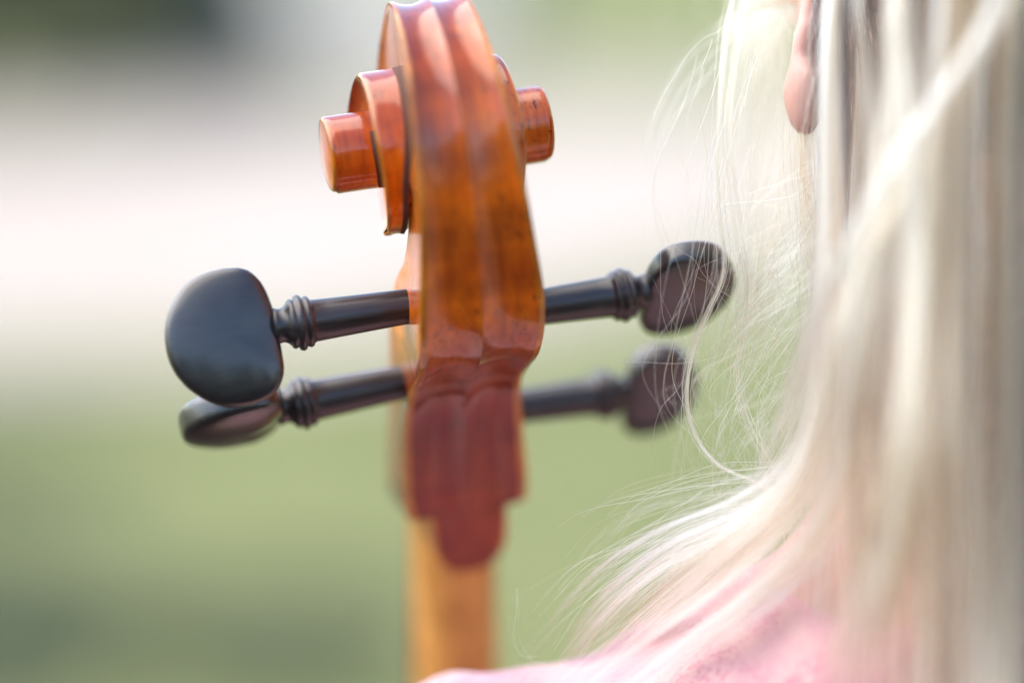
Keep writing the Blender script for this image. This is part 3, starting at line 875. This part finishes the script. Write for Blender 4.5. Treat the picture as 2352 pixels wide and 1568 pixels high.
# thin strands hanging in front of the ear and beside the cheek
WIS = []
def wisp(pts, n, spread, m, rad=0.00004, cut=0.25):
    WIS.append((lock([A(*p) for p in pts], n, spread, 40, 0.7, cut=cut), m, rad))
wisp([(1720, -150, 690), (1672, 40, 680), (1658, 160, 674), (1650, 320, 672), (1652, 480, 670), (1664, 620, 668), (1625, 720, 668), (1590, 810, 668), (1576, 910, 668), (1596, 1000, 668), (1650, 1068, 664), (1740, 1110, 660), (1850, 1180, 654)], 22, [0.5, 0.6, 0.7, 0.9, 0.7, 0.6, 0.8, 1.2], H_GOLD, 0.00005, 0.05)
wisp([(1730, -100, 690), (1690, 100, 684), (1668, 300, 678), (1690, 520, 674), (1716, 660, 670), (1700, 790, 668), (1690, 860, 668), (1712, 960, 666), (1765, 1060, 662), (1850, 1150, 656)], 18, [1.2, 1.5, 1.6, 1.2, 1.0, 1.2, 1.6], H_GOLD, 0.00005, 0.05)
wisp([(1800, 0, 690), (1790, 250, 690), (1760, 420, 684), (1730, 560, 680), (1700, 680, 676), (1640, 800, 672), (1600, 900, 670)], 26, [2.5, 3, 3.2, 3.5, 4, 5], H_ASH, 0.00004, 0.5)
wisp([(1850, 250, 684), (1810, 420, 682), (1770, 560, 680), (1750, 700, 680), (1740, 830, 676), (1760, 1000, 670)], 40, [1.5, 2.5, 3.2, 4, 6], H_ASH, 0.00004, 0.5)
wisp([(1850, 250, 672), (1850, 420, 668), (1865, 560, 664), (1895, 700, 660), (1905, 900, 656), (1890, 1100, 652)], 110, [2.0, 2.6, 3.5, 4.2, 5.5], H_ASH, 0.00004, 0.4)
wisp([(1780, -80, 690), (1750, 80, 690), (1730, 260, 690), (1700, 450, 688), (1690, 700, 684), (1700, 900, 678)], 34, [3, 4.5, 5, 5.5, 7], H_ASH, 0.00004, 0.5)
wisp([(1905, -60, 660), (1880, 60, 655), (1868, 180, 655), (1862, 330, 655), (1880, 520, 655)], 26, [1.5, 2.5, 3.5, 3.5, 4], H_GOLD, 0.00004, 0.4)
wisp([(1850, 10, 690), (1800, 0, 688), (1745, 12, 686), (1700, 34, 684), (1676, 70, 682), (1668, 130, 680)], 45, [2, 2, 1.6, 1.4, 1.2, 1.2], H_ASH, 0.00005, 0.3)
wisp([(1860, 60, 700), (1800, 30, 700), (1760, 90, 700), (1740, 180, 698), (1700, 330, 695)], 60, [4, 5, 5, 6, 6], H_GOLD, 0.00005, 0.5)
# far side hair beside the jaw, well behind the focus
wisp([(1790, -150, 770), (1760, 100, 775), (1750, 350, 780), (1760, 600, 785), (1790, 850, 790)], 45, [10, 11, 11, 10, 9], H_ASH, 0.00006, 0.3)
wisp([(1760, -150, 760), (1745, -40, 765), (1735, 60, 765), (1740, 180, 765)], 120, [6, 6, 6, 5], H_GOLD, 0.00006, 0.3)
for i, (s, m, rad) in enumerate(WIS): hair('hair_strand', s, m, rad)

# flyaway hairs, in and around the focus
fly = []
r3 = np.random.default_rng(21)
for _ in range(80):      # loops leaving the main fall to the left and down
    u0 = r3.uniform(1830, 1930); v0 = r3.uniform(350, 1100); d = r3.uniform(640, 676)
    reach = r3.uniform(60, 330) * (0.5 + 0.5 * r3.random()); drop = r3.uniform(80, 460)
    uL = u0 - reach; back = r3.uniform(0, 0.8)
    P = [(u0, v0, 650), (u0 - reach * 0.35, v0 + drop * r3.uniform(0.1, 0.3), d), (uL, v0 + drop * 0.55, d + 3), (uL + reach * 0.08 + r3.normal() * 14, v0 + drop * 0.8, d + 2), (uL + reach * back, v0 + drop * 1.1, d - 3)]
    fly.append(crom([A(*p) for p in P], 40))
for _ in range(60):       # straighter ones crossing the green towards lower left
    u0 = r3.uniform(1800, 1900); v0 = r3.uniform(500, 1000); d = r3.uniform(645, 680)
    du = r3.uniform(60, 260); dv = r3.uniform(250, 520)
    P = [(u0, v0, d), (u0 - du * 0.5 + r3.normal() * 12, v0 + dv * 0.42, d + r3.normal() * 4), (u0 - du * r3.uniform(0.75, 1), v0 + dv * 0.75, d + r3.normal() * 4), (u0 - du * r3.uniform(0.6, 1.1), v0 + dv, d + r3.normal() * 4)]
    fly.append(crom([A(*p) for p in P], 40))
for _ in range(80):       # sweeping out over the shoulder
    u0 = r3.uniform(1780, 1880); v0 = r3.uniform(1060, 1220); d = r3.uniform(645, 672)
    L = r3.uniform(150, 560); k = r3.uniform(0.15, 0.75)
    P = [(u0 + 40, v0 - 40, d - 4), (u0, v0, d), (u0 - L * 0.45, v0 + L * 0.12 * k + 10, d), (u0 - L * 0.8, v0 + L * 0.35 * k + 25, d + 4), (u0 - L, v0 + L * 0.7 * k + 45, d + 8)]
    fly.append(crom([A(*p) for p in P], 40))
for _ in range(20):       # hairs in front of the right hand pegs
    u0 = r3.uniform(1560, 1720); v0 = r3.uniform(200, 640); d = r3.uniform(655, 684)
    P = [(u0 + 30, v0 - 120, d), (u0, v0, d), (u0 - r3.uniform(-20, 60), v0 + 180, d), (u0 - r3.uniform(-10, 110), v0 + 380, d), (u0 - r3.uniform(-60, 130), v0 + 560, d), (u0 + r3.uniform(-100, 120), v0 + 700, d)]
    fly.append(crom([A(*p) for p in P], 40))
for _ in range(7):       # arcs leaving the fringe at the top
    d = r3.uniform(672, 700); e = r3.uniform(0, 1)
    P = [(1680, 20 + 120 * e, d), (1640 - 20 * e, 60 + 120 * e, d), (1560 - 10 * e, 120 + 170 * e, d), (1500, 230 + 240 * e, d), (1480 + 60 * e, 360 + 260 * e, d)]
    fly.append(crom([A(*p) for p in P], 40))
# singled out hairs
for P in ([(1520, 772, 668), (1540, 777, 668), (1575, 773, 668), (1640, 745, 668), (1720, 690, 668)],
          [(1420, 826, 676), (1480, 838, 676), (1560, 834, 674), (1640, 815, 672), (1740, 770, 670)],
          [(1187, 1350, 676), (1184, 1400, 676), (1182, 1450, 676), (1195, 1490, 676), (1240, 1510, 676)],
          [(1500, 640, 672), (1540, 720, 670), (1575, 800, 670), (1560, 880, 670), (1510, 940, 670), (1500, 1020, 670), (1520, 1120, 672), (1560, 1160, 672)],
          [(1545, 560, 668), (1590, 600, 668), (1620, 640, 668), (1680, 680, 668), (1760, 700, 668), (1840, 705, 668)]):
    fly.append(crom([A(*p) for p in P], 40))
def kink(S):
    n_ = len(S); t = np.linspace(0, 1, n_); off = np.zeros((n_, 3))
    for f_, a_ in ((1.1, 1.6), (2.6, 0.35), (6.0, 0.05)):
        for j in range(3): off[:, j] += a_ * r3.normal() * 0.0007 * np.sin(f_ * 6.28 * t + r3.uniform(0, 6.28)) * (0.5 if j == 1 else 1)
    return S + off * np.minimum(1, t * 4)[:, None]
fly = [kink(S) for S in fly]
# some leave in pairs and threes that run together for a while
pairs = []
for S in fly[::3]:
    e = np.linspace(0, 1, len(S))[:, None] ** 2
    pairs.append(S + r3.normal(size=3) * 0.0004 + e * r3.normal(size=3) * 0.006)
cutn = len(fly)
hair('flyaway_strand', pairs, H_GOLD, 0.00003)['kind'] = 'stuff'
fl = hair('flyaway_hair', fly, H_PALE, 0.00004)
fl['kind'] = 'stuff'
